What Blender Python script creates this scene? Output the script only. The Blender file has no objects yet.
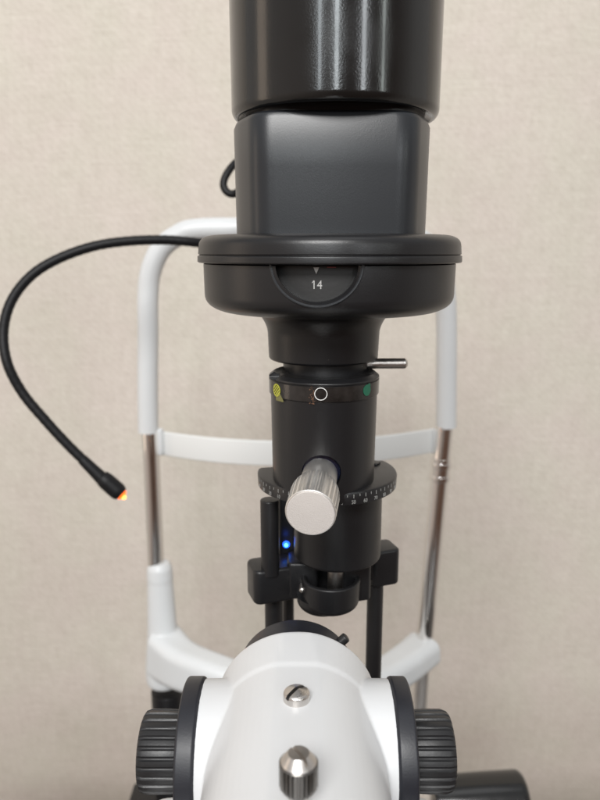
import bpy, bmesh, math, random
from mathutils import Vector, Matrix
PI = math.pi
sc = bpy.context.scene
COL = sc.collection
random.seed(7)
E = 1.20                      # height of the camera above the floor (m)

# ------------------------------------------------------------ camera
cam = bpy.data.cameras.new('camera'); camo = bpy.data.objects.new('camera', cam)
COL.objects.link(camo); sc.camera = camo
camo.location = (0, 0, E)
camo.rotation_euler = (math.radians(90 - 12.1), 0, 0)
cam.sensor_fit = 'VERTICAL'; cam.sensor_height = 24; cam.sensor_width = 18; cam.lens = 21.0
cam.clip_start = 0.005; cam.clip_end = 50
cam.dof.use_dof = True; cam.dof.focus_distance = 0.215; cam.dof.aperture_fstop = 11

# ------------------------------------------------------------ world: dim indoor surroundings
w = bpy.data.worlds.new('World'); sc.world = w; w.use_nodes = True
nt = w.node_tree; nt.nodes.clear()
out = nt.nodes.new('ShaderNodeOutputWorld'); bg = nt.nodes.new('ShaderNodeBackground')
tc = nt.nodes.new('ShaderNodeTexCoord'); sp = nt.nodes.new('ShaderNodeSeparateXYZ')
mr = nt.nodes.new('ShaderNodeMapRange'); cr = nt.nodes.new('ShaderNodeValToRGB')
mr.inputs['From Min'].default_value = -1; mr.inputs['From Max'].default_value = 1
nt.links.new(tc.outputs['Generated'], sp.inputs[0]); nt.links.new(sp.outputs['Z'], mr.inputs['Value'])
nt.links.new(mr.outputs[0], cr.inputs[0]); 
def wm(op, a, b=None, clamp=False):
    q = nt.nodes.new('ShaderNodeMath'); q.operation = op; q.use_clamp = clamp
    for i, v_ in enumerate((a, b)):
        if v_ is None: continue
        if isinstance(v_, (int, float)): q.inputs[i].default_value = v_
        else: nt.links.new(v_, q.inputs[i])
    return q.outputs[0]
# the room is dim behind the camera and to its right, lighter towards its left side
behind = wm('MULTIPLY', wm('SUBTRACT', wm('MULTIPLY', sp.outputs['Y'], -1.0), .05), 2.2, True)
left = wm('ADD', wm('MULTIPLY', wm('ADD', wm('MULTIPLY', sp.outputs['X'], -1.0), .05, True), .85), .06)
low = wm('SUBTRACT', 1.0, wm('MULTIPLY', wm('SUBTRACT', sp.outputs['Z'], .25), 2.0, True))
k1 = wm('MULTIPLY', behind, low)
fac = wm('ADD', wm('MULTIPLY', k1, left), wm('SUBTRACT', 1.0, k1))
wmx = nt.nodes.new('ShaderNodeMix'); wmx.data_type = 'RGBA'; wmx.blend_type = 'MULTIPLY'; wmx.inputs[0].default_value = 1
cc = nt.nodes.new('ShaderNodeCombineColor')
for i, wv_ in enumerate((.17, .09, .06)): nt.links.new(wm('ADD', fac, wm('MULTIPLY', k1, wv_)), cc.inputs[i])
nt.links.new(cr.outputs[0], wmx.inputs[6]); nt.links.new(cc.outputs[0], wmx.inputs[7]); nt.links.new(wmx.outputs[2], bg.inputs[0]); nt.links.new(bg.outputs[0], out.inputs[0])
e = cr.color_ramp.elements
e[0].position = 0.0; e[0].color = (.42, .37, .32, 1)
e[1].position = 1.0; e[1].color = (.52, .53, .55, 1)
x = e.new(.50); x.color = (.66, .61, .56, 1)
x = e.new(.72); x.color = (.60, .60, .60, 1)
bg.inputs[1].default_value = 0.80

# ------------------------------------------------------------ ceiling lights of the room behind and above, plus added fill lights
def area(name, loc, target, sx, sy, power, color=(1, 1, 1)):
    l = bpy.data.lights.new(name, 'AREA'); l.shape = 'RECTANGLE'; l.size = sx; l.size_y = sy
    l.energy = power; l.color = color
    o = bpy.data.objects.new(name, l); COL.objects.link(o); o.location = loc
    d = Vector(target) - Vector(loc); o.rotation_euler = d.to_track_quat('-Z', 'Y').to_euler()
    return o
area('ceiling_light', (-0.28, -1.50, E + 1.30), (0.0, 0.8, E - .3), 1.0, 0.6, 51, (1, .99, .975))
area('overhead_fill', (0.10, 0.0, E + 1.3), (0.0, .25, E), 0.9, 0.5, 1.5, (1, 1, 1))  # added fill from overhead, brightens the silver knob and top surfaces
area('ceiling_light_rear_left', (-0.78, -2.1, E + 0.66), (0.0, .3, E), 0.14, 0.60, 4.0, (.88, .96, 1))
area('ceiling_light_rear', (-0.05, -2.2, E + 0.64), (0.0, .3, E), 0.17, 0.60, 6.5, (.90, .97, 1))
area('ceiling_light_right', (1.12, -2.0, E + 0.62), (0.0, .3, E), 0.17, 0.60, 5.5, (.92, .97, 1))
area('ceiling_light_far_right', (1.85, -1.45, E + 0.60), (0.0, .3, E), 0.12, 0.60, 2.5, (.92, 1, .97))
area('side_fill', (-1.6, .1, E + .1), (0, .3, E - .05), 0.35, 1.2, 2.2, (1, .80, .62))  # added warm fill, stands in for the glow of a wall at left

sc.view_settings.view_transform = 'Standard'; sc.view_settings.look = 'None'
sc.view_settings.exposure = 0.0; sc.view_settings.gamma = 1.0
sc.render.resolution_x = 768; sc.render.resolution_y = 1024

# ------------------------------------------------------------ materials
def mat(name, color, rough=.5, metal=0.0, spec=.5, coat=0.0, bump=0.0, bscale=800, cvar=0.0, cscale=60, rvar=0.0,
        emit=None, estr=0, aniso=0.0, detail=3):
    m = bpy.data.materials.new(name); m.use_nodes = True
    n = m.node_tree; b = n.nodes['Principled BSDF']
    b.inputs['Base Color'].default_value = (*color, 1); b.inputs['Roughness'].default_value = rough
    b.inputs['Metallic'].default_value = metal; b.inputs['Specular IOR Level'].default_value = spec
    b.inputs['Coat Weight'].default_value = coat; b.inputs['Coat Roughness'].default_value = .08
    b.inputs['Anisotropic'].default_value = aniso
    t = n.nodes.new('ShaderNodeTexCoord')
    if bump:
        no = n.nodes.new('ShaderNodeTexNoise'); no.inputs['Scale'].default_value = bscale; no.inputs['Detail'].default_value = detail
        bp = n.nodes.new('ShaderNodeBump'); bp.inputs['Strength'].default_value = bump; bp.inputs['Distance'].default_value = .0003
        n.links.new(t.outputs['Object'], no.inputs['Vector']); n.links.new(no.outputs['Fac'], bp.inputs['Height'])
        n.links.new(bp.outputs[0], b.inputs['Normal'])
    if cvar:
        no = n.nodes.new('ShaderNodeTexNoise'); no.inputs['Scale'].default_value = cscale; no.inputs['Detail'].default_value = 6
        rp = n.nodes.new('ShaderNodeValToRGB')
        rp.color_ramp.elements[0].position = .3; rp.color_ramp.elements[1].position = .7
        rp.color_ramp.elements[0].color = (*[c * (1 - cvar) for c in color], 1)
        rp.color_ramp.elements[1].color = (*[min(1, c * (1 + cvar)) for c in color], 1)
        n.links.new(t.outputs['Object'], no.inputs['Vector']); n.links.new(no.outputs['Fac'], rp.inputs[0]); n.links.new(rp.outputs[0], b.inputs['Base Color'])
    if rvar:
        no = n.nodes.new('ShaderNodeTexNoise'); no.inputs['Scale'].default_value = 90; no.inputs['Detail'].default_value = 8
        mp = n.nodes.new('ShaderNodeMapRange'); mp.inputs['To Min'].default_value = max(.02, rough - rvar); mp.inputs['To Max'].default_value = rough + rvar
        mp.inputs['From Min'].default_value = .3; mp.inputs['From Max'].default_value = .7
        n.links.new(t.outputs['Object'], no.inputs['Vector']); n.links.new(no.outputs['Fac'], mp.inputs[0]); n.links.new(mp.outputs[0], b.inputs['Roughness'])
    if emit:
        b.inputs['Emission Color'].default_value = (*emit, 1); b.inputs['Emission Strength'].default_value = estr
    return m

def dusty(m, amount=.5):
    """sparse tiny dust specks on a black surface"""
    n = m.node_tree; b = n.nodes['Principled BSDF']
    t = n.nodes.new('ShaderNodeTexCoord'); v = n.nodes.new('ShaderNodeTexVoronoi'); v.inputs['Scale'].default_value = 170
    v.inputs['Randomness'].default_value = 1
    lt = n.nodes.new('ShaderNodeMath'); lt.operation = 'LESS_THAN'; lt.inputs[1].default_value = .035
    g = n.nodes.new('ShaderNodeMath'); g.operation = 'GREATER_THAN'; g.inputs[1].default_value = .80
    s = n.nodes.new('ShaderNodeSeparateColor'); mu = n.nodes.new('ShaderNodeMath'); mu.operation = 'MULTIPLY'
    m2 = n.nodes.new('ShaderNodeMath'); m2.operation = 'MULTIPLY'; m2.inputs[1].default_value = amount
    mx = n.nodes.new('ShaderNodeMix'); mx.data_type = 'RGBA'
    n.links.new(t.outputs['Object'], v.inputs['Vector']); n.links.new(v.outputs['Distance'], lt.inputs[0])
    n.links.new(v.outputs['Color'], s.inputs[0]); n.links.new(s.outputs[0], g.inputs[0])
    n.links.new(lt.outputs[0], mu.inputs[0]); n.links.new(g.outputs[0], mu.inputs[1]); n.links.new(mu.outputs[0], m2.inputs[0])
    old = b.inputs['Base Color'].links[0].from_socket if b.inputs['Base Color'].links else None
    if old: n.links.new(old, mx.inputs[6])
    else: mx.inputs[6].default_value = b.inputs['Base Color'].default_value
    mx.inputs[7].default_value = (.35, .33, .30, 1)
    n.links.new(m2.outputs[0], mx.inputs[0]); n.links.new(mx.outputs[2], b.inputs['Base Color'])
    return m

M = {}
M['black_satin'] = dusty(mat('black satin anodised metal', (.009, .009, .010), .34, 0, .5, bump=.10, bscale=2500))
M['black_plate'] = dusty(mat('black satin paint', (.017, .019, .022), .33, 0, .48, bump=.06, bscale=2200))
M['black_gloss'] = mat('black gloss enamel', (.006, .006, .006), .21, 0, .5, coat=.3, bump=.085, bscale=1700, rvar=.04, detail=1)
M['black_dark'] = dusty(mat('black anodised aluminium', (.009, .009, .010), .38, 0, .45, bump=.1, bscale=2500, rvar=.06), .35)
M['black_ridge'] = mat('black knob plastic', (.013, .013, .014), .40, 0, .5, bump=.12, bscale=1500, rvar=.06)
M['disk_blue'] = mat('blue black disc plastic', (.013, .014, .019), .42, 0, .5, bump=.1, bscale=1800, rvar=.06)
M['rubber'] = mat('black rubber', (.006, .006, .007), .5, 0, .28, bump=.2, bscale=1500)
M['film'] = mat('glossy black film', (.016, .014, .013), .16, 0, .5, bump=.25, bscale=350, cvar=.5, cscale=220)
M['copper'] = mat('rubbed copper scratches', (.20, .11, .07), .4, .6, cvar=.4, cscale=700)
M['white_body'] = mat('white enamel', (.64, .65, .66), .35, 0, .5, coat=.10, bump=.05, bscale=1500, cvar=.015, cscale=60)
dusty(M['white_body'], .22)
M['white_frame'] = mat('white powder coat', (.66, .68, .69), .38, 0, .5, bump=.08, bscale=900, cvar=.02, cscale=25)
M['white_band'] = mat('white silicone band', (.70, .71, .70), .5, 0, .4)
M['chrome'] = mat('polished chrome', (.80, .78, .76), .12, 1.0, rvar=.05)
M['steel'] = mat('brushed steel', (.64, .61, .58), .34, 1.0, bump=.15, bscale=1800, rvar=.08)
M['steel_dark'] = mat('blackened steel knurl', (.20, .19, .18), .30, 1.0, bump=.2, bscale=1500)
M['alu'] = mat('satin aluminium', (.84, .82, .79), .38, .92, bump=.12, bscale=2500, rvar=.06)
M['alu_face'] = mat('bead blasted aluminium', (.66, .62, .59), .62, .55, bump=.5, bscale=3500, rvar=.05)
M['print'] = mat('light grey print', (.42, .42, .41), .6)
M['print_dim'] = mat('worn grey print', (.26, .26, .25), .6)
M['print_w'] = mat('white print', (.80, .80, .78), .5)
M['yellow'] = mat('yellow print', (.42, .42, .05), .5)
M['yellow_dull'] = mat('dull yellow patch', (.16, .15, .05), .5)
M['green'] = mat('green print', (.008, .11, .06), .5)
M['red'] = mat('dark red print', (.22, .05, .05), .5)
M['dial'] = mat('grey dial ring', (.016, .016, .016), .5, bump=.1)
M['led_blue'] = mat('blue indicator', (.02, .05, .5), .3, emit=(.01, .08, 1), estr=4)
M['led_core'] = mat('blue indicator core', (.1, .4, .9), .3, emit=(.10, .60, 1), estr=3)
M['led_orange'] = mat('orange lamp tip', (.8, .2, .02), .3, emit=(1, .11, .015), estr=2.0)
M['led_hot'] = mat('orange lamp centre', (1, .6, .2), .3, emit=(1, .42, .06), estr=2.4)
M['table'] = mat('dark laminate', (.05, .042, .038), .4, cvar=.2, cscale=20)
M['lens'] = mat('dark coated lens', (.006, .008, .02), .06, 0, .8)

# wall covering: woven linen look
def wall_mat():
    m = bpy.data.materials.new('linen wall covering'); m.use_nodes = True
    n = m.node_tree; b = n.nodes['Principled BSDF']; L = n.links.new
    t = n.nodes.new('ShaderNodeTexCoord')
    def noise(scale, detail, vec=None, sx=1, sz=1, rough=.5):
        mp = n.nodes.new('ShaderNodeMapping'); mp.inputs['Scale'].default_value = (sx, 1, sz)
        L(t.outputs['Object'], mp.inputs[0])
        q = n.nodes.new('ShaderNodeTexNoise'); q.inputs['Scale'].default_value = scale; q.inputs['Detail'].default_value = detail
        q.inputs['Roughness'].default_value = rough; L(mp.outputs[0], q.inputs['Vector']); return q.outputs['Fac']
    def math_(op, a, c):
        q = n.nodes.new('ShaderNodeMath'); q.operation = op
        for i, s in enumerate((a, c)):
            if isinstance(s, (int, float)): q.inputs[i].default_value = s
            else: L(s, q.inputs[i])
        return q.outputs[0]
    big = noise(7, 5, rough=.6)
    warp = noise(330, 2, sx=.16, sz=1.0); weft = noise(330, 2, sx=1.0, sz=.16)
    mid = math_('ADD', math_('MULTIPLY', noise(120, 3, sx=.25, sz=1), .5), math_('MULTIPLY', noise(120, 3, sx=1, sz=.25), .5))
    fine = noise(420, 2)
    wv = n.nodes.new('ShaderNodeTexWave'); wv.wave_type = 'BANDS'; wv.bands_direction = 'DIAGONAL'; wv.inputs['Scale'].default_value = 62
    wv.inputs['Distortion'].default_value = 5; wv.inputs['Detail'].default_value = 3; wv.inputs['Detail Scale'].default_value = 2.0
    L(t.outputs['Object'], wv.inputs['Vector'])
    h = math_('ADD', math_('MULTIPLY', warp, .8), math_('MULTIPLY', weft, .8))
    h = math_('ADD', h, math_('MULTIPLY', wv.outputs['Fac'], .17)); h = math_('ADD', h, math_('MULTIPLY', fine, .35))
    bp = n.nodes.new('ShaderNodeBump'); bp.inputs['Strength'].default_value = .75; bp.inputs['Distance'].default_value = .0011
    L(h, bp.inputs['Height']); L(bp.outputs[0], b.inputs['Normal'])
    c = math_('ADD', math_('MULTIPLY', h, .30), math_('MULTIPLY', mid, .42)); c = math_('ADD', c, math_('MULTIPLY', big, .18))
    rp = n.nodes.new('ShaderNodeValToRGB'); L(c, rp.inputs[0])
    el = rp.color_ramp.elements; el[0].position = .44; el[1].position = .88
    el[0].color = (.578, .538, .484, 1); el[1].color = (.768, .732, .678, 1)
    # slow drift between pinkish and yellowish beige
    big2 = noise(11, 3)
    mx = n.nodes.new('ShaderNodeMix'); mx.data_type = 'RGBA'; mx.blend_type = 'MULTIPLY'; mx.inputs[0].default_value = 1
    r2 = n.nodes.new('ShaderNodeValToRGB'); L(big2, r2.inputs[0])
    r2.color_ramp.elements[0].position = .35; r2.color_ramp.elements[0].color = (1.0, .965, .955, 1)
    r2.color_ramp.elements[1].position = .65; r2.color_ramp.elements[1].color = (.985, .985, .945, 1)
    L(rp.outputs[0], mx.inputs[6]); L(r2.outputs[0], mx.inputs[7]); L(mx.outputs[2], b.inputs['Base Color'])
    b.inputs['Roughness'].default_value = .85; b.inputs['Specular IOR Level'].default_value = .2
    return m
M['wall'] = wall_mat()

# ------------------------------------------------------------ mesh helpers
ORG = {}
def origin_of(o): return ORG.get(o.name, Vector((0, 0, 0)))
def obj(name, bm, material, parent=None, origin=None, smooth=True, ang=32):
    bmesh.ops.recalc_face_normals(bm, faces=bm.faces)
    o0 = origin_of(parent) if parent else Vector(origin or (0, 0, 0))
    bmesh.ops.translate(bm, verts=bm.verts, vec=-o0)
    if smooth:
        for f in bm.faces: f.smooth = True
        for ed in bm.edges:
            if len(ed.link_faces) == 2 and ed.calc_face_angle(0) > math.radians(ang): ed.smooth = False
    me = bpy.data.meshes.new(name); bm.to_mesh(me); bm.free(); me.materials.append(material)
    o = bpy.data.objects.new(name, me); COL.objects.link(o)
    if parent: o.parent = parent
    else: o.location = o0
    ORG[o.name] = o0
    return o
def thing(name, label, cat, loc, group=None):
    o = bpy.data.objects.new(name, None); COL.objects.link(o); o.location = loc; o.empty_display_size = .02
    o['label'] = label; o['category'] = cat
    if group: o['group'] = group
    ORG[o.name] = Vector(loc); return o
def frame(axis):
    a = Vector(axis).normalized(); up = Vector((0, 0, 1)) if abs(a.z) < .9 else Vector((0, -1, 0))
    u = up.cross(a).normalized(); v = a.cross(u).normalized(); return u, v, a
def fillet(pts, n=5):
    """pts: (r, t[, radius]) -> rounded profile"""
    o = []
    for i, p in enumerate(pts):
        rad = p[2] if len(p) > 2 else 0
        if rad <= 0 or i in (0, len(pts) - 1): o.append((p[0], p[1])); continue
        P = Vector(p[:2]); A = Vector(pts[i - 1][:2]); B = Vector(pts[i + 1][:2])
        da = (A - P); db = (B - P); k = min(rad, da.length * .49, db.length * .49)
        a = P + da.normalized() * k; b = P + db.normalized() * k
        for j in range(n + 1):
            s = j / n; q = a * (1 - s) ** 2 + P * 2 * s * (1 - s) + b * s * s; o.append((q.x, q.y))
    return o
def lathe(bm, o, axis, prof, seg=96, rf=None, cap=True):
    """revolve (r, t) round an axis; rf(angle, r, t) may change the radius"""
    o = Vector(o); u, v, a = frame(axis); rings = []
    for r, t in prof:
        ring = []
        for i in range(seg):
            th = 2 * PI * i / seg; rr = rf(i, seg, r, t) if rf else r
            ring.append(bm.verts.new(o + a * t + (u * math.cos(th) + v * math.sin(th)) * max(rr, 1e-6)))
        rings.append(ring)
    for A, B in zip(rings, rings[1:]):
        for i in range(seg):
            j = (i + 1) % seg; bm.faces.new((A[i], A[j], B[j], B[i]))
    if cap:
        bm.faces.new(rings[0][::-1]); bm.faces.new(rings[-1])
    return bm
def L_(o, axis, pts, seg=96, rf=None, *_): return lathe(bmesh.new(), o, axis, fillet(pts), seg, rf)
def loft(bm, loops, cap=True):
    rs = [[bm.verts.new(p) for p in lp] for lp in loops]; n = len(rs[0])
    for A, B in zip(rs, rs[1:]):
        for i in range(n):
            j = (i + 1) % n; bm.faces.new((A[i], A[j], B[j], B[i]))
    if cap: bm.faces.new(rs[0][::-1]); bm.faces.new(rs[-1])
    return bm
def rrect(hx, hy, r, n=8):
    pts = []; r = min(r, hx, hy)
    for cx, cy, a0 in ((hx - r, hy - r, 0), (-hx + r, hy - r, 90), (-hx + r, -hy + r, 180), (hx - r, -hy + r, 270)):
        for k in range(n + 1):
            a = math.radians(a0 + 90 * k / n); pts.append((cx + r * math.cos(a), cy + r * math.sin(a)))
    return pts
def rpoly(P, r, n=6):
    P = [Vector(p) for p in P]; o = []; m = len(P)
    for i in range(m):
        A, Q, B, rr = P[i - 1], P[i], P[(i + 1) % m], (r[i] if isinstance(r, (list, tuple)) else r)
        a = Q + (A - Q).normalized() * rr; b = Q + (B - Q).normalized() * rr
        for j in range(n + 1):
            t = j / n; q = a * (1 - t) ** 2 + Q * 2 * t * (1 - t) + b * t * t; o.append((q.x, q.y))
    return o
def housing_plan(k):
    fx_, sx_, d = .0244 - k, .0329 - k, .0272 - k
    return rpoly([(-fx_, -d), (fx_, -d), (sx_, -.0075), (sx_, d), (-sx_, d), (-sx_, -.0075)], [.0062, .0062, .0095, .0062, .0062, .0095])
def rbox(bm, c, hx, hy, hz, r=.003, b=.001, rotz=0, rotx=0):
    """box with rounded plan corners and bevelled top and bottom edges"""
    R = Matrix.Rotation(rotz, 3, 'Z') @ Matrix.Rotation(rotx, 3, 'X'); loops = []
    seq = []
    for k in range(4):
        a = PI / 2 * k / 3; seq.append((b * (1 - math.sin(a)), -hz + b * (1 - math.cos(a))))
    seq += [(i, -z) for i, z in seq[::-1]]
    for ins, z in seq:
        loops.append([Vector(c) + R @ Vector((x, y, z)) for x, y in rrect(hx - ins, hy - ins, max(r - ins, .0001))])
    return loft(bm, loops)
def crom(P, n=10):
    P = [Vector(p) for p in P]; P = [P[0] * 2 - P[1]] + P + [P[-1] * 2 - P[-2]]; o = []
    for i in range(1, len(P) - 2):
        for k in range(n):
            t = k / n; a, b, c, d = P[i - 1:i + 3]
            o.append(.5 * ((2 * b) + (c - a) * t + (2 * a - 5 * b + 4 * c - d) * t * t + (-a + 3 * b - 3 * c + d) * t ** 3))
    o.append(P[-2]); return o
def sweep(bm, path, section, up=(0, 0, 1)):
    """section(s) -> list of (u, v) for s in 0..1 along the path"""
    loops = []; n = len(path); prev = None
    for i, p in enumerate(path):
        t = (path[min(i + 1, n - 1)] - path[max(i - 1, 0)]).normalized()
        if prev is None:
            u = Vector(up).cross(t)
            if u.length < .05: u = Vector((0, 1, 0)).cross(t)
            u.normalize()
        else: u = (prev - t * prev.dot(t)).normalized()
        prev = u; v = t.cross(u)
        loops.append([p + u * a + v * b for a, b in section(i / (n - 1))])
    return loft(bm, loops)
def tube(bm, path, r, seg=20):
    rf = r if callable(r) else (lambda s: r)
    return sweep(bm, path, lambda s: [(rf(s) * math.cos(2 * PI * k / seg), rf(s) * math.sin(2 * PI * k / seg)) for k in range(seg)])
def evaluated(o):
    dg = bpy.context.evaluated_depsgraph_get(); dg.update(); return bpy.data.meshes.new_from_object(o.evaluated_get(dg))
def cut(o, cutter_bm, ang=32):
    """carve a shape out of an object and drop the carving tool"""
    bmesh.ops.recalc_face_normals(cutter_bm, faces=cutter_bm.faces)
    bmesh.ops.translate(cutter_bm, verts=cutter_bm.verts, vec=-ORG[o.name])
    me = bpy.data.meshes.new('cut'); cutter_bm.to_mesh(me); cutter_bm.free()
    c = bpy.data.objects.new('cut', me); COL.objects.link(c)
    if o.parent: c.parent = o.parent
    else: c.location = o.location
    md = o.modifiers.new('cut', 'BOOLEAN'); md.operation = 'DIFFERENCE'; md.object = c; md.solver = 'EXACT'
    nm = evaluated(o); o.modifiers.clear(); mats = list(o.data.materials)
    old = o.data; o.data = nm; nm.name = old.name
    nm.materials.clear(); [nm.materials.append(m_) for m_ in mats]
    for p in nm.polygons: p.material_index = 0
    bpy.data.objects.remove(c); bpy.data.meshes.remove(me)
    bm = bmesh.new(); bm.from_mesh(nm)
    for f in bm.faces: f.smooth = True
    for ed in bm.edges: ed.smooth = not (len(ed.link_faces) == 2 and ed.calc_face_angle(0) > math.radians(ang))
    bm.to_mesh(nm); bm.free()
def text_mesh(body, size, align='CENTER'):
    cu = bpy.data.curves.new('t', 'FONT'); cu.body = body; cu.size = size; cu.align_x = align; cu.align_y = 'CENTER'
    cu.resolution_u = 4
    o = bpy.data.objects.new('t', cu); COL.objects.link(o)
    me = evaluated(o); bpy.data.objects.remove(o); bpy.data.curves.remove(cu)
    bm = bmesh.new(); bm.from_mesh(me); bpy.data.meshes.remove(me)
    return bm
def wrap(bm, cx, cy, R, ang, z, sx=1.0, thick=.00012, slope=0.0):
    """bend flat artwork (x, y) onto a vertical cylinder; ang 0 faces the camera, positive to the right"""
    bmesh.ops.subdivide_edges(bm, edges=[ed for ed in bm.edges if ed.calc_length() > .0012], cuts=2)
    for v in bm.verts:
        a = ang + v.co.x * sx / R; rr = R + slope * v.co.y
        v.co = Vector((cx + rr * math.sin(a), cy - rr * math.cos(a), z + v.co.y))
    r = bmesh.ops.extrude_face_region(bm, geom=list(bm.faces))
    for v in [g for g in r['geom'] if isinstance(g, bmesh.types.BMVert)]:
        d = Vector((v.co.x - cx, v.co.y - cy, 0)).normalized(); v.co += d * thick
    return bm
def poly(bm, pts): bm.faces.new([bm.verts.new((a, b, 0)) for a, b in pts]); return bm
def ringmark(bm, r0, r1, n=32):
    A = [bm.verts.new((r0 * math.cos(2 * PI * k / n), r0 * math.sin(2 * PI * k / n), 0)) for k in range(n)]
    B = [bm.verts.new((r1 * math.cos(2 * PI * k / n), r1 * math.sin(2 * PI * k / n), 0)) for k in range(n)]
    for k in range(n): bm.faces.new((A[k], A[(k + 1) % n], B[(k + 1) % n], B[k]))
    return bm
def join_bm(dst, src):
    me = bpy.data.meshes.new('j'); src.to_mesh(me); src.free(); dst.from_mesh(me); bpy.data.meshes.remove(me)
Z = lambda drop: E - drop      # height from the drop below the camera

# ------------------------------------------------------------ setting
bm = bmesh.new(); bmesh.ops.create_grid(bm, x_segments=2, y_segments=2, size=1.6)
bmesh.ops.rotate(bm, verts=bm.verts, cent=(0, 0, 0), matrix=Matrix.Rotation(PI / 2, 3, 'X'))
bmesh.ops.translate(bm, verts=bm.verts, vec=(0, .86, 1.45))
o = obj('wall', bm, M['wall'], None, (0, .86, 1.45)); o['kind'] = 'structure'
TZ = Z(.47)
bm = bmesh.new(); rbox(bm, (0, .235, TZ - .0125), .40, .275, .0125, .02, .003)
o = obj('tabletop', bm, M['table'], None, (0, .235, TZ - .0125)); o['kind'] = 'structure'

# ------------------------------------------------------------ illumination tower
TY = .25
tower = thing('slit_lamp_tower', 'tall black illumination tower with round drum, silver knurled knob and blue indicator', 'slit lamp', (.0101, TY, TZ))
# lamp housing (glossy, cylindrical)
HX = .0117
prof = [(.001, -.0421 + .0), (.030, -.0421), (.0308, -.0421, .0005), (.0310, -.0435), (.0310, -.0436)]
bm = L_((HX, TY, E), (0, 0, 1), [(.0305, .0434), (.0330, .0421, .0012), (.0345, .0440, .0022), (.0352, .17, .004), (.020, .172)], 128)
housing = obj('lamp_housing', bm, M['black_gloss'], tower)
bm = loft(bmesh.new(), [[Vector((HX + a, TY + b, E + h)) for a, b in housing_plan(.0030)] for h in (.0400, .0436)])
obj('collar', bm, M['black_dark'], tower)
# squarish filter housing
BX = .0106; loops = []
seq = [(.004, .0414), (.0018, .0412), (.0006, .0404), (0, .0390), (0, .025), (0, .012), (0, .008), (0, .0025)]
for ins, d in seq:
    tp = -.0006 * (.0378 - d) / .06
    loops.append([Vector((BX + a, TY + b, E + d - (-.0)*0)) for a, b in housing_plan(ins - tp)])
bm = loft(bmesh.new(), loops); obj('filter_housing', bm, M['black_plate'], tower)
# round drum: cap and body
DX = .0101
def zz(px, h=TY):            # height of a silhouette seen at this row of the photograph, at distance h
    return E - h * math.tan(math.radians(12.1) + math.atan((px - 400) / 700))
zf, zs, zb = zz(235.5), zz(261.5), Z(.0206)
bm = L_((DX, TY, 0), (0, 0, 1), [(.020, zf - .0005), (.0415, zf, .004), (.0449, zf - .0016, .003), (.0453, zz(254), .0002), (.0449, zz(254.4), .0001), (.0449, zz(255.0), .0001),
    (.0455, zz(255.6), .0003), (.0456, zs, .0006), (.0450, zs - .0003, .0003), (.0400, zs - .0003)], 160)
cap = obj('drum_cap', bm, M['black_satin'], tower)
bm = L_((DX, TY, 0), (0, 0, 1), [(.020, zs + .0003), (.0436, zs - .00055, .0003), (.0434, zb + .003, .0068), (.0385, zb, .004), (.028, zb - .0009, .002), (.0208, zb - .0014, .003), (.0195, zb - .004, .002), (.010, zb - .004)], 160)
drum = obj('aperture_drum', bm, M['black_satin'], tower)
wx = DX - .0052; wr, wh = .0128, .0117
def arch(k, top=.002):
    return [(wx + (wr - k) * math.cos(a), zs - (wh - k) * math.sin(a)) for a in [PI * i / 40 for i in range(41)]] + [(wx - wr + k, zs + top), (wx + wr - k, zs + top)]
# scalloped viewing window with a bevelled lip
cb = bmesh.new(); loft(cb, [[Vector((x, y, z)) for x, z in arch(k)] for y, k in ((TY - .06, -.0012), (TY - .0440, -.0010), (TY - .0422, .0006), (TY - .0340, .0006))])
cut(drum, cb)
lip = [Vector((x, TY - math.sqrt(.0434 ** 2 - (x - DX) ** 2), z)) for x, z in arch(-.0007)[:41]]
obj('window_rim', tube(bmesh.new(), lip, .00045, 10), M['black_plate'], drum)
bm = L_((DX, TY, 0), (0, 0, 1), [(.030, zb + .002), (.0398, zb + .002), (.0398, zs - .00070), (.030, zs - .00070)], 128)
dial = obj('dial_ring', bm, M['dial'], drum)
t = text_mesh('14', .0037)
x0 = min(v.co.x for v in t.verts); y1 = max(v.co.y for v in t.verts)
poly(t, [(x0, y1), (x0 - .00050, y1 - .00062), (x0 - .00050, y1 - .00090), (x0, y1 - .00042)])
bm = wrap(t, DX, TY, .03985, -.128, zs - .0063, .90); obj('numeral', bm, M['print'], dial)
bm = poly(bmesh.new(), [(-.00085, .00085), (.00085, .00085), (0, -.0011)]); wrap(bm, DX, TY, .0402, -.132, zs - .0019); obj('pointer', bm, M['print'], dial)
bm = poly(bmesh.new(), [(-.0013, .00016), (.0013, .00016), (.0013, -.00016), (-.0013, -.00016)]); wrap(bm, DX, TY, .0402, -.02, zs - .00105); obj('index_mark', bm, M['red'], dial)
# stepped neck under the drum
NX = .0084
bm = L_((NX, TY, 0), (0, 0, 1), [(.010, zb), (.0250, zb - .0002, .0), (.0222, zb - .0022, .002), (.0200, zb - .0062, .004), (.01955, zz(356.5), .0004), (.0190, zz(358), .0003), (.010, zz(358))], 128)
obj('neck', bm, M['black_satin'], tower)
bm = L_((NX + .001, TY, 0), (0, 0, 1), [(.008, zz(350)), (.0155, zz(350)), (.0155, zz(378)), (.008, zz(378))], 96)
obj('inner_sleeve', bm, M['black_dark'], tower)
# filter barrel
RX = .0084; TB = TY - .0085; UP = .0018; zt, zbb = zz(371.5) + UP, Z(.0853)
bm = L_((RX, TB, 0), (0, 0, 1), [(.010, zt - .001), (.0165, zt - .0006), (.0176, zt, .0003), (.01925, zz(375) + UP, .0004), (.01925, zz(376.5) + UP, .0002), (.01905, zz(377) + UP, .0002), (.0190, zz(391.5) + UP, .0001), (.01865, zz(392) + UP, .0001),
    (.0181, zbb + .001, .0008), (.0172, zbb, .0005), (.008, zbb)], 128)
barrel = obj('filter_barrel', bm, M['black_satin'], tower)
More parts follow.
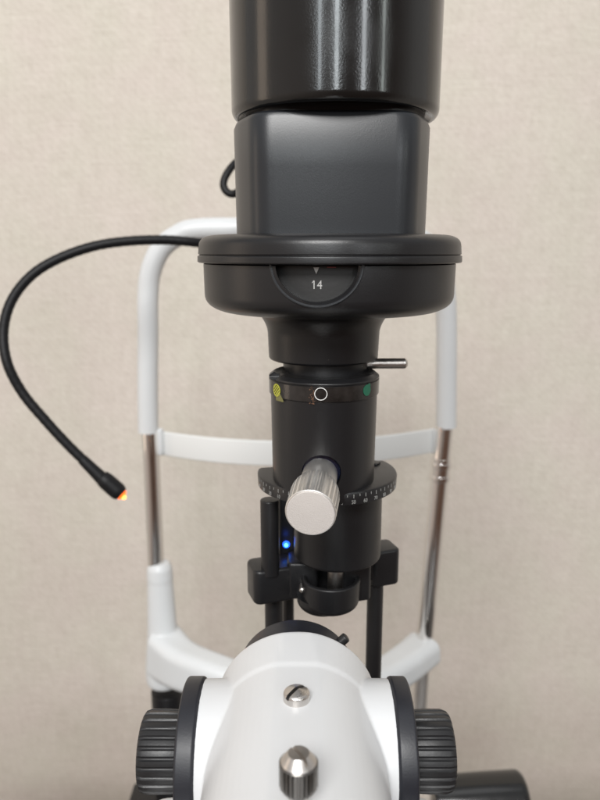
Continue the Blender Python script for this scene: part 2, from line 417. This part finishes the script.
# notch on the left of the barrel's upper lip
cb = bmesh.new(); rbox(cb, (RX - .0175, TB - .006, zt), .0022, .004, .0020, .0005, .0003); cut(barrel, cb)
bm = L_((RX, TB, 0), (0, 0, 1), [(.0190, zz(391.2) + UP), (.01922, zz(391.0) + UP), (.01932, zz(377.8) + UP), (.0190, zz(377.5) + UP)], 128)
band = obj('marker_band', bm, M['film'], barrel)
zc = zz(383.2) + .0011 ; Rb = .01934
hb = bmesh.new(); ringmark(hb, .00195, .00220)
for k in range(-2, 3):
    o_ = k * .00080; hl = math.sqrt(max(0, .00205 ** 2 - o_ ** 2)); d = Vector((.72, .69)); nrm = Vector((-.69, .72)); c = nrm * o_
    P = [c + d * hl + nrm * .00024, c - d * hl + nrm * .00024, c - d * hl - nrm * .00024, c + d * hl - nrm * .00024]
    poly(hb, [(p.x, p.y) for p in P])
wrap(hb, RX, TB, Rb, -1.00, zc + .0001); obj('hatched_circle', hb, M['yellow'], band)
pb = poly(bmesh.new(), [(-.0016, -.0012), (.0001, .0006), (.0024, -.0022), (.0026, -.0028), (-.0016, -.0028)]); wrap(pb, RX, TB, Rb - .0001, -.94, zc - .0006); obj('worn_patch', pb, M['yellow_dull'], band)
rb = ringmark(bmesh.new(), .00190, .00211); wrap(rb, RX, TB, Rb, -.085, zc + .0006); obj('open_circle', rb, M['print_w'], band)
gb = bmesh.new(); ringmark(gb, .0003, .0019); poly(gb, [(.0003 * math.cos(a), .0003 * math.sin(a)) for a in [2 * PI * k / 12 for k in range(12)]])
ringmark(gb, 0.00001, .0007, 12)
for v in list(gb.verts)[-24:]: v.co += Vector((.0010, .0015, 0))
wrap(gb, RX, TB, Rb, .80, zc + .0007); obj('filled_circle', gb, M['green'], band)
sb = bmesh.new()
for k in range(34):
    x0 = random.gauss(-.0002, .00045); y0 = random.uniform(-.0030, .0030); s = random.uniform(.00006, .00026)
    poly(sb, [(x0 - s, y0 - s * .7), (x0 + s * .6, y0 - s), (x0 + s, y0 + s * .8), (x0 - s * .5, y0 + s)])
wrap(sb, RX, TB, Rb - .0001, -.215, zc, thick=.00015); obj('copper_scratches', sb, M['copper'], band)
# chrome lever pin to the right of the neck
lz = zz(361.8)
bm = L_((.0225, TY - .004, lz), (1, .03, 0), [(.0001, 0), (.0019, 0), (.0019, .0150, .0005), (.0010, .0158, .0003), (.0001, .0158)], 32)
obj('filter_lever', bm, M['steel'], tower)
# silver knurled knob on the front
base = Vector((.0072, TY - .0210, Z(.0738))); tip = Vector((.0031, .2000, Z(.0781))); ax = (tip - base).normalized(); Lk = (tip - base).length
cb = bmesh.new(); lathe(cb, (base.x, TY - .0390, base.z + .0006), (0, 1, 0), [(.0066, 0), (.0066, .0190)], 64); cut(barrel, cb)
bm = L_((base.x, TY - .0245, base.z + .0006), (0, 1, 0), [(.0044, 0), (.0065, .0004, .0003), (.0065, .006)], 64); obj('knob_socket', bm, M['lens'], barrel)
NT = 28
def kn(i, seg, r, t):
    return r * (1 - .12 * max(0, min(1, .45 + 6 * math.cos(2 * PI * NT * i / seg)))) if t > Lk * .44 and t < Lk - .0011 else r
bm = L_(base, ax, [(.001, 0), (.0058, 0, .0002), (.0061, Lk * .40, .0002), (.0064, Lk * .41, .0002), (.0073, Lk * .50), (.0078, Lk * .56), (.0080, Lk * .62), (.0079, Lk - .0012), (.0078, Lk - .0005, .0004), (.0070, Lk - .0004)], NT * 12, kn, )
knob = obj('slit_width_knob', bm, M['alu'], tower, ang=16)
bm = L_(base, ax, [(.001, Lk - .001), (.00735, Lk - .0007), (.0074, Lk - .0001, .0002), (.0001, Lk)], 96); obj('knob_face', bm, M['alu_face'], knob)
# numbered scale plate
SX = .0101; SR = .0257; s0 = Z(.0802); th_ = .0047
def plate(R):
    pts = []
    for k in range(97):
        a = math.radians(-90 - 97 + 194 * k / 96)
        x, y = R * math.cos(a), R * math.sin(a)
        a_, b_ = (-.0257, .0022), (.0230, .0118)                     # slanted rear cut
        ylim = a_[1] + (x - a_[0]) / (b_[0] - a_[0]) * (b_[1] - a_[1])
        pts.append((x, min(y, ylim)))
    return pts
def plate2(R, z):
    pts = []
    for k in range(140):
        a = 2 * PI * k / 140; x, y = R * math.cos(a), R * math.sin(a)
        ylim = .0022 + (x + .0257) * (.0096 / .0487)
        if y > ylim: y = ylim
        pts.append(Vector((SX + x, TY + y, z)))
    return pts
bm = loft(bmesh.new(), [plate2(SR - .0008, s0), plate2(SR - .0001, s0 - .0003), plate2(SR + .0002, s0 - .0009), plate2(SR, s0 - th_), plate2(SR - .0008, s0 - th_ - .0004)])
scale = obj('scale_plate', bm, M['black_satin'], tower)
# raised rear stop at the right of the plate
bm = bmesh.new(); rbox(bm, (SX + .0165, TY + .0085, s0 + .0003), .0042, .0022, .0005, .001, .0003, rotz=-.5); obj('scale_stop', bm, M['black_satin'], scale)
for N in range(-40, 101, 10):
    a = math.radians((N - 32) * 1.02)
    if abs(a) > 1.32: continue
    t = text_mesh(str(abs(N)), .0019); wrap(t, SX, TY, SR + .00012, a, s0 - .0037, .85, .00008); obj('numeral', t, M['print_dim'], scale)
tb = bmesh.new()
for N in range(-40, 101, 5):
    a = math.radians((N - 32) * 1.02)
    if abs(a) > 1.38: continue
    q = poly(bmesh.new(), [(-.00011, .0007), (.00011, .0007), (.00011, -(.0006 if N % 10 == 0 else .0001)), (-.00011, -(.0006 if N % 10 == 0 else .0001))])
    wrap(q, SX, TY, SR + .00022, a, s0 - .0016, 1, .00008); join_bm(tb, q)
obj('scale_ticks', tb, M['print_dim'], scale)
# lower barrel
LX = .0143
bm = L_((LX, TY + .001, 0), (0, 0, 1), [(.008, s0 - th_), (.0166, s0 - th_), (.0166, Z(.1138), .0008), (.0158, Z(.1146), .0004), (.008, Z(.1146))], 128)
obj('lower_barrel', bm, M['black_dark'], tower)
# yoke: two end blocks and the bridge behind the lower barrel
Pl = Vector((-.0120, .2540, Z(.1262))); Pr = Vector((.0335, .2700, Z(.1270)))
yoke_ang = math.atan2(Pr.y - Pl.y, Pr.x - Pl.x)
mid = (Pl + Pr) / 2
bm = bmesh.new(); rbox(bm, Pl + Vector((.0010, 0, 0)), .0088, .0068, .0070, .0030, .0012, rotz=yoke_ang); rbox(bm, Pr, .0062, .0060, .0078, .0026, .0012, rotz=yoke_ang)
rbox(bm, mid, .0215, .0048, .0052, .002, .001, rotz=yoke_ang)
yoke = obj('yoke', bm, M['black_dark'], tower)
bm = L_((.0008, .2445, Z(.1262)), (0, -1, 0), [(.0001, -.004), (.0011, -.004), (.0011, .0004, .0004), (.0001, .0008)], 20); obj('set_screw', bm, M['steel'], yoke)
def post(x, y, top, bot, r, name='post', m='black_dark'):
    bm = L_((x, y, 0), (0, 0, 1), [(.0001, Z(top)), (r, Z(top), .0006), (r, Z(bot)), (.0001, Z(bot))], 40); return obj(name, bm, M[m], tower)
post(-.0114, .2490, .0915, .1215, .00355)
post(-.0104, .2570, .1300, .4500, .0037)
post(.0315, .2700, .1330, .4500, .0034)
post(-.0050, .2760, .1240, .4500, .0024)
bm = bmesh.new(); rbox(bm, (.0345, .2650, Z(.160)), .0012, .0025, .030, .001, .0005); 
# lens cup under the barrel
bm = bmesh.new(); lathe(bm, (.0118, .2475, 0), (0, 0, 1), fillet([(.0001, Z(.1345)), (.0078, Z(.1345), .001), (.0108, Z(.1325), .002), (.0113, Z(.1225), .0006), (.0102, Z(.1221), .0003), (.0092, Z(.1228), .0004), (.0090, Z(.1310)), (.0001, Z(.1310))]), 80, cap=True)
cup = obj('lens_cup', bm, M['black_dark'], tower)
bm = L_((.0118, .2475, 0), (0, 0, 1), [(.0001, Z(.1360)), (.0065, Z(.1352), .002), (.0075, Z(.1340)), (.0001, Z(.1340))], 64); obj('lens', bm, M['lens'], cup)
bm = L_((.0088, .2490, 0), (0, 0, 1), [(.0001, Z(.1368)), (.0070, Z(.1362), .003), (.0100, Z(.1335), .002), (.0100, Z(.1300)), (.0001, Z(.1300))], 64); obj('lens_shroud', bm, M['black_dark'], cup)
bm = bmesh.new(); rbox(bm, (.0010, .2550, Z(.1250)), .0060, .0060, .0075, .002, .001); obj('bridge_block', bm, M['black_dark'], yoke)
bm = L_((.0135, .2470, 0), (0, 0, 1), [(.0001, Z(.1310)), (.0030, Z(.1310)), (.0030, Z(.1170)), (.0001, Z(.1170))], 40); obj('centre_pin', bm, M['steel'], cup)
bm = bmesh.new(); rbox(bm, (.0205, .2530, Z(.1255)), .0062, .0050, .0078, .002, .001, rotz=.3); obj('cup_bracket', bm, M['black_dark'], cup)
# small indicator in the gap left of the lower barrel
bm = bmesh.new(); rbox(bm, (-.0052, .2630, Z(.1085)), .0032, .0015, .0160, .001, .0004); pnl = obj('indicator_panel', bm, M['black_dark'], tower)
bm = L_((-.0055, .2610, Z(.1150)), (0, -1, 0), [(.0014, -.0005), (.0014, .0002, .0004), (.0001, .0010)], 24); led = obj('indicator_lamp', bm, M['led_blue'], pnl)
bm = L_((-.0055, .2603, Z(.1150)), (0, -1, 0), [(.0008, -.0002), (.0007, .0002, .0003), (.0001, .0006)], 20); obj('glowing_core', bm, M['led_core'], led)
l = bpy.data.lights.new('indicator_glow', 'POINT'); l.energy = .0002; l.color = (.05, .15, 1); l.shadow_soft_size = .0012
lo = bpy.data.objects.new('indicator_glow', l); COL.objects.link(lo); lo.location = (-.0058, .2580, Z(.1120))
# foot on the table
bm = bmesh.new(); rbox(bm, (.008, .262, TZ + .012), .045, .03, .0118, .008, .002); obj('foot', bm, M['black_dark'], tower)

# ------------------------------------------------------------ microscope
MX, MY, MZ = -.0010, .1817, Z(.1456)
scope = thing('microscope', 'white microscope head with black ribbed side knobs and two metal screws on top', 'microscope', (MX, .16, TZ))
bm = bmesh.new()
CZ = Z(.1422); cr_ = .0252
def body_loop(y, r, flat=.0):
    pts = []
    for k in range(72):
        a = 2 * PI * k / 72; x, z = r * math.cos(a), r * math.sin(a)
        if z > r - flat: z = r - flat + (z - (r - flat)) * .15
        pts.append(Vector((MX + x, y, CZ + z)))
    return pts
loft(bm, [body_loop(.070, .0240, .0007), body_loop(.130, .0250, .0009), body_loop(.1820, .0249, .0008), body_loop(.1840, .0253, .0008), body_loop(.1990, .0255, .0004), body_loop(.2005, .0246), body_loop(.2010, .0225)])
lathe(bm, (MX, MY, MZ), (1, 0, 0), fillet([(.001, -.0282), (.0200, -.0282), (.0202, -.012), (.0202, .012), (.0200, .0282), (.001, .0282)]), 128)
body = obj('body', bm, M['white_body'], scope)
md = body.modifiers.new('blend', 'REMESH'); md.mode = 'VOXEL'; md.voxel_size = .00042; md.use_smooth_shade = True
ms = body.modifiers.new('soften', 'SMOOTH'); ms.iterations = 9; ms.factor = .5
nm = evaluated(body); body.modifiers.clear(); body.data = nm; nm.name = 'body'
if not nm.materials: nm.materials.append(M['white_body'])
for p in nm.polygons: p.use_smooth = True
# objective ring at the far end
bm = L_((MX - .0003, .2005, Z(.1425)), (0, 1, 0), [(.010, 0), (.0200, 0, .0003), (.0203, .0035, .0004), (.0190, .0040), (.0190, .0060), (.0200, .0066, .0004), (.0198, .0165, .0008), (.0180, .0172, .0004), (.0165, .0172), (.0160, .012), (.001, .012)], 96)
ring = obj('objective_ring', bm, M['disk_blue'], scope)
bm = L_((.0140, .2145, Z(.1295)), (.75, .1, .66), [(.001, -.003), (.0017, -.003), (.0017, .0022, .0006), (.001, .0025)], 32); obj('clamp_screw', bm, M['black_ridge'], ring)
for s in (-1, 1):
    xo = .0283
    bm = L_((MX + s * xo, MY, MZ), (s, 0, 0), [(.005, -.001), (.0195, -.001), (.0207, .0000, .0005), (.0207, .0046, .0008), (.0198, .0050, .0004), (.0120, .0054), (.005, .0054)], 160)
    dk = obj('side_disc', bm, M['disk_blue'], scope)
    T = 26
    def rk(i, seg, r, t, T=T):
        if t < .001 or t > .0118: return r
        c = math.cos(2 * PI * T * i / seg); return r * (1 - .055 * max(0, c) ** .7 - .012 * (math.cos(2 * PI * 5 * i / seg)))
    bm = L_((MX + s * (xo + .0050), MY, MZ), (s, 0, 0), [(.005, 0), (.0108, 0), (.0110, .0003), (.0112, .0012), (.0114, .0050), (.0114, .0102), (.0109, .0117), (.0102, .0122), (.005, .0122)], T * 12, rk)
    kb = obj('magnification_knob', bm, M['black_ridge'], scope)
# cheese-head screw
top = Z(.1171)
sx_, sy_ = MX + .0001, .1670
bm = L_((sx_, sy_, top - .0006), (0, 0, 1), [(.001, -.001), (.0036, -.001), (.0036, .0016, .0005), (.0032, .0022, .0004), (.0001, .0032)], 64)
scr = obj('slotted_screw', bm, M['steel'], scope)
cb = bmesh.new(); rbox(cb, (sx_, sy_, top + .0024), .0050, .00055, .0018, .0001, .0001, rotz=math.radians(46)); cut(scr, cb)
bm = bmesh.new(); rbox(bm, (sx_, sy_, top + .0009), .0034, .00050, .0003, .0001, .0001, rotz=math.radians(46)); obj('slot_shade', bm, M['black_dark'], scr)  # added dark strip in place of the shade inside the screw slot
# knurled thumb screw
tx, ty, tt = MX + .0007, .1300, Z(.1046)
KT = 24
def kk(i, seg, r, t):
    if t > .0024 and t < .0080: return r * (1 - .13 * max(0, min(1, .45 + 4 * math.cos(2 * PI * KT * i / seg))))
    return r
bm = L_((tx, ty, tt), (0, 0, -1), [(.0001, .0018), (.0036, .0018), (.0042, .0024), (.0042, .0027), (.0042, .0078), (.0036, .0088), (.0026, .0090), (.001, .0090)], KT * 12, kk)
ts = obj('thumb_screw', bm, M['steel_dark'], scope, ang=16)
bm = L_((tx, ty, tt), (0, 0, -1), [(.0001, 0), (.0023, .0001), (.0024, .0002), (.0039, .0021, .0001), (.0039, .0026), (.0001, .0026)], 96); cone = obj('bevelled_cap', bm, M['steel'], ts)
cb = bmesh.new(); rbox(cb, (tx, ty, tt - .0001), .0060, .00040, .0012, .0001, .0001, rotz=math.radians(-58)); cut(cone, cb)
bm = L_((tx, ty, tt - .0088), (0, 0, -1), [(.0001, 0), (.0020, 0), (.0020, .0010), (.0024, .0012), (.0024, .0018), (.0020, .0020), (.0020, .0060), (.0001, .0060)], 40); obj('screw_stem', bm, M['steel'], ts)
# base block and column under the head
bm = bmesh.new(); rbox(bm, (MX - .001, .150, Z(.190)), .0465, .0405, .0215, .008, .002); obj('carrier', bm, M['white_body'], scope)
bm = bmesh.new(); rbox(bm, (MX, .135, (Z(.21) + TZ) / 2), .022, .022, (Z(.21) - TZ) / 2, .008, .002); obj('column', bm, M['black_dark'], scope)

# ------------------------------------------------------------ head rest frame
HY = .52
hr = thing('headrest_frame', 'white tubular head rest frame with chrome rods and white forehead band, behind the black tower', 'headrest', (0, HY, TZ))
zt_ = zz(230, HY)
PT = [(-.1165, HY, zz(432, HY)), (-.1150, HY, zz(380, HY)), (-.1130, HY, zz(330, HY)), (-.1120, HY, zz(296, HY)), (-.1090, HY, zz(271, HY)), (-.1010, HY, zz(249, HY)), (-.0890, HY, zz(236, HY)), (-.0740, HY, zt_ + .0005),
      (-.03, HY, zt_ + .001), (.03, HY, zt_), (.068, HY, zt_), (.0830, HY, zz(236.5, HY)), (.0950, HY, zz(249, HY)), (.1035, HY, zz(271, HY)), (.1070, HY, zz(296, HY)), (.1090, HY, zz(330, HY)), (.1105, HY, zz(380, HY)), (.1120, HY, zz(427, HY))]
bm = tube(bmesh.new(), crom(PT, 8), .0077, 28); obj('frame_tube', bm, M['white_frame'], hr)
def rod(p, q, r, name, m, parent=hr, seg=36):
    p, q = Vector(p), Vector(q); L = (q - p).length
    return obj(name, L_(p, q - p, [(.0001, 0), (r, 0, .0005), (r, L, .0005), (.0001, L)], seg), M[m], parent)
rod((-.1150, HY, zz(430, HY)), (-.1152, HY, zz(575, HY)), .0064, 'rod', 'chrome')
r2 = rod((.1105, HY, zz(426, HY)), (.1017, HY, zz(650, HY)), .0070, 'rod', 'chrome')
a_, b_ = Vector((.1105, HY, zz(426, HY))), Vector((.1017, HY, zz(650, HY)))
for f in (.150, .205):
    c = a_.lerp(b_, f); obj('ring', L_(c, b_ - a_, [(.006, 0), (.0083, .0, .0006), (.0083, .0045, .0006), (.006, .0045)], 36), M['chrome'], r2)
c = a_.lerp(b_, .177); obj('clamp_sleeve', L_(c, b_ - a_, [(.006, -.008), (.0076, -.008), (.0076, .008), (.006, .008)], 36), M['chrome'], r2)
rod((.1013, HY, zz(655, HY)), (.0985, HY, TZ), .0066, 'rod', 'alu')
rod((-.1105, HY, zz(690, HY)), (-.1105, HY, TZ), .0135, 'lower_post', 'black_dark')
bm = bmesh.new(); rbox(bm, (-.118, .500, TZ + .006), .028, .034, .006, .006, .002); obj('foot', bm, M['black_dark'], hr)
bm = bmesh.new(); rbox(bm, (.098, .500, TZ + .006), .022, .034, .006, .006, .002); obj('foot', bm, M['black_dark'], hr)
# forehead band
bp = []
for k in range(41):
    s = -1 + k / 20; x = -.0015 + .1085 * s; bp.append(Vector((x, HY - .034 * (1 - abs(s) ** 2.0) + .006, zz(443, HY) + .0012 * s)))
bm = sweep(bmesh.new(), bp, lambda s: [(a, b) for a, b in rrect(.0014, .0096, .0012, 4)]); obj('forehead_band', bm, M['white_band'], hr)
for sx2, xx in ((-1, -.1085), (1, .1055)):
    bm = bmesh.new(); rbox(bm, (xx, HY + .001, zz(442, HY)), .0035, .0030, .0105, .003, .0015); obj('band_clip', bm, M['white_frame'], hr)
# left sleeve and moulded chin rest arm
zs0 = zz(562, HY)
bm = L_((-.1125, HY, 0), (0, 0, 1), [(.0001, zs0), (.0080, zs0, .001), (.0086, zs0 - .002, .0006), (.0100, zs0 - .004, .001), (.0106, zs0 - .014, .0006), (.0102, zs0 - .0145), (.0120, zs0 - .060, .004), (.0155, zs0 - .098, .008), (.0145, zs0 - .1085, .006), (.0001, zs0 - .1090)], 64)
slv_bm = bm
pa = crom([(-.1125, HY, zs0 - .078), (-.0950, .503, zs0 - .080), (-.070, .487, zs0 - .079), (-.035, .476, zs0 - .084), (.0, .470, zs0 - .088), (.035, .474, zs0 - .088), (.062, .486, zs0 - .083), (.085, .503, zs0 - .079), (.1030, .522, zs0 - .077)], 8)
def armsec(s):
    w = .0120 + .004 * abs(2 * s - 1) ** 2; h = .0175 - .0055 * s + .004 * (max(0, 1 - 4 * s) ** 1.5)
    if s > .9: w *= .98
    return [(a, b) for a, b in rrect(w, h, .0085, 6)]
bm = sweep(bmesh.new(), pa, armsec); join_bm(bm, slv_bm)
arm = obj('chin_rest_arm', bm, M['white_frame'], hr)
md = arm.modifiers.new('blend', 'REMESH'); md.mode = 'VOXEL'; md.voxel_size = .0009
ms = arm.modifiers.new('soften', 'SMOOTH'); ms.iterations = 14; ms.factor = .5
nm = evaluated(arm); arm.modifiers.clear(); arm.data = nm; nm.name = 'chin_rest_arm'
if not nm.materials: nm.materials.append(M['white_frame'])
for p in nm.polygons: p.use_smooth = True

# ------------------------------------------------------------ fixation lamp on its gooseneck
def P(px, py, h):            # where a point seen at this place of the photograph stands, at distance h
    v = (400 - py) / 700; u = (px - 300) / 700; c, s = math.cos(math.radians(12.1)), math.sin(math.radians(12.1))
    d = h / (c + v * s); return Vector((u * d, h, E + d * (v * c - s)))
fx = thing('fixation_lamp', 'thin black gooseneck lamp with glowing orange tip, left of the white frame', 'fixation lamp', P(300, 236, .500))
pts = [(300, 236, .500), (262, 250, .475), (228, 247, .452), (196, 242.5, .44), (165, 240, .435), (130, 241, .43), (95, 246, .425), (60, 258, .42), (32, 275, .415), (12, 300, .41), (3.5, 330, .405), (7, 362, .40), (22, 392, .40), (45, 420, .40), (70, 447, .40), (96, 472, .40)]
bm = tube(bmesh.new(), crom([P(*p) for p in pts], 14), lambda s: .0029 + .00007 * math.sin(s * 900), 20); obj('gooseneck', bm, M['rubber'], fx)
a1, a2 = P(82, 459, .40), P(104, 480.5, .40); Lh = (a2 - a1).length
bm = L_(a1, a2 - a1, [(.0020, 0), (.0032, 0, .0004), (.0036, Lh * .5), (.0041, Lh * .95), (.002, Lh)], 36); obj('sleeve', bm, M['rubber'], fx)
a1, a2 = P(101, 476.5, .40), P(121.5, 494.5, .40); Lh = (a2 - a1).length; dr = (a2 - a1).normalized()
bm = L_(a1, dr, [(.002, 0), (.0045, .0004, .0008), (.0052, .0040, .0006), (.0053, Lh - .003, .001), (.0046, Lh - .0006, .0006), (.0036, Lh), (.0036, Lh - .001), (.001, Lh - .001)], 40); hd = obj('lamp_head', bm, M['rubber'], fx)
bm = L_(a1 + dr * (Lh - .001), dr, [(.0036, 0), (.0037, .0006, .0006), (.0030, .0022, .0010), (.0014, .0030, .0008), (.0001, .0032)], 32); tipo = obj('glowing_tip', bm, M['led_orange'], hd)
bm = L_(a1 + dr * (Lh + .0003) + Vector((.0006, -.0010, -.0004)), dr, [(.0014, 0), (.0016, .0012, .0006), (.0010, .0020, .0005), (.0001, .0024)], 24); obj('glowing_core', bm, M['led_hot'], tipo)
l = bpy.data.lights.new('lamp_tip_glow', 'POINT'); l.energy = .004; l.color = (1, .3, .05); l.shadow_soft_size = .002
lo = bpy.data.objects.new('lamp_tip_glow', l); COL.objects.link(lo); lo.location = a2 + dr * .006
bm = bmesh.new(); rbox(bm, P(300, 234, .508), .009, .012, .010, .003, .001); obj('clamp', bm, M['black_dark'], fx)
# looped cable that peeks out left of the filter housing
cp = [(300, 205, .50), (280, 160, .48), (255, 153, .46), (238, 161, .45), (228, 172, .445), (223.5, 183, .443), (226, 191, .442), (233, 194, .441), (246, 190, .44), (270, 200, .45), (290, 225, .49)]
bm = tube(bmesh.new(), crom([P(*p) for p in cp], 10), .0023, 16); obj('cable', bm, M['rubber'], fx)

# ------------------------------------------------------------ black grip at the lower right
gp = thing('hand_grip', 'shiny black cylindrical hand grip lying level behind the right microscope knob', 'handle', (.10, .405, TZ))
g0 = P(432, 800, .405); 
bm = L_(g0 + Vector((0, 0, -.002)), (1, .02, .035), [(.0001, 0), (.0165, 0, .002), (.0175, .030), (.0180, .0600, .003), (.0150, .0630, .002), (.0001, .0635)], 64); obj('grip', bm, M['black_gloss'], gp)
bm = L_((g0.x - .004, .405, 0), (0, 0, 1), [(.0001, g0.z + .006), (.009, g0.z + .006, .003), (.009, TZ), (.0001, TZ)], 40); obj('grip_post', bm, M['steel'], gp)
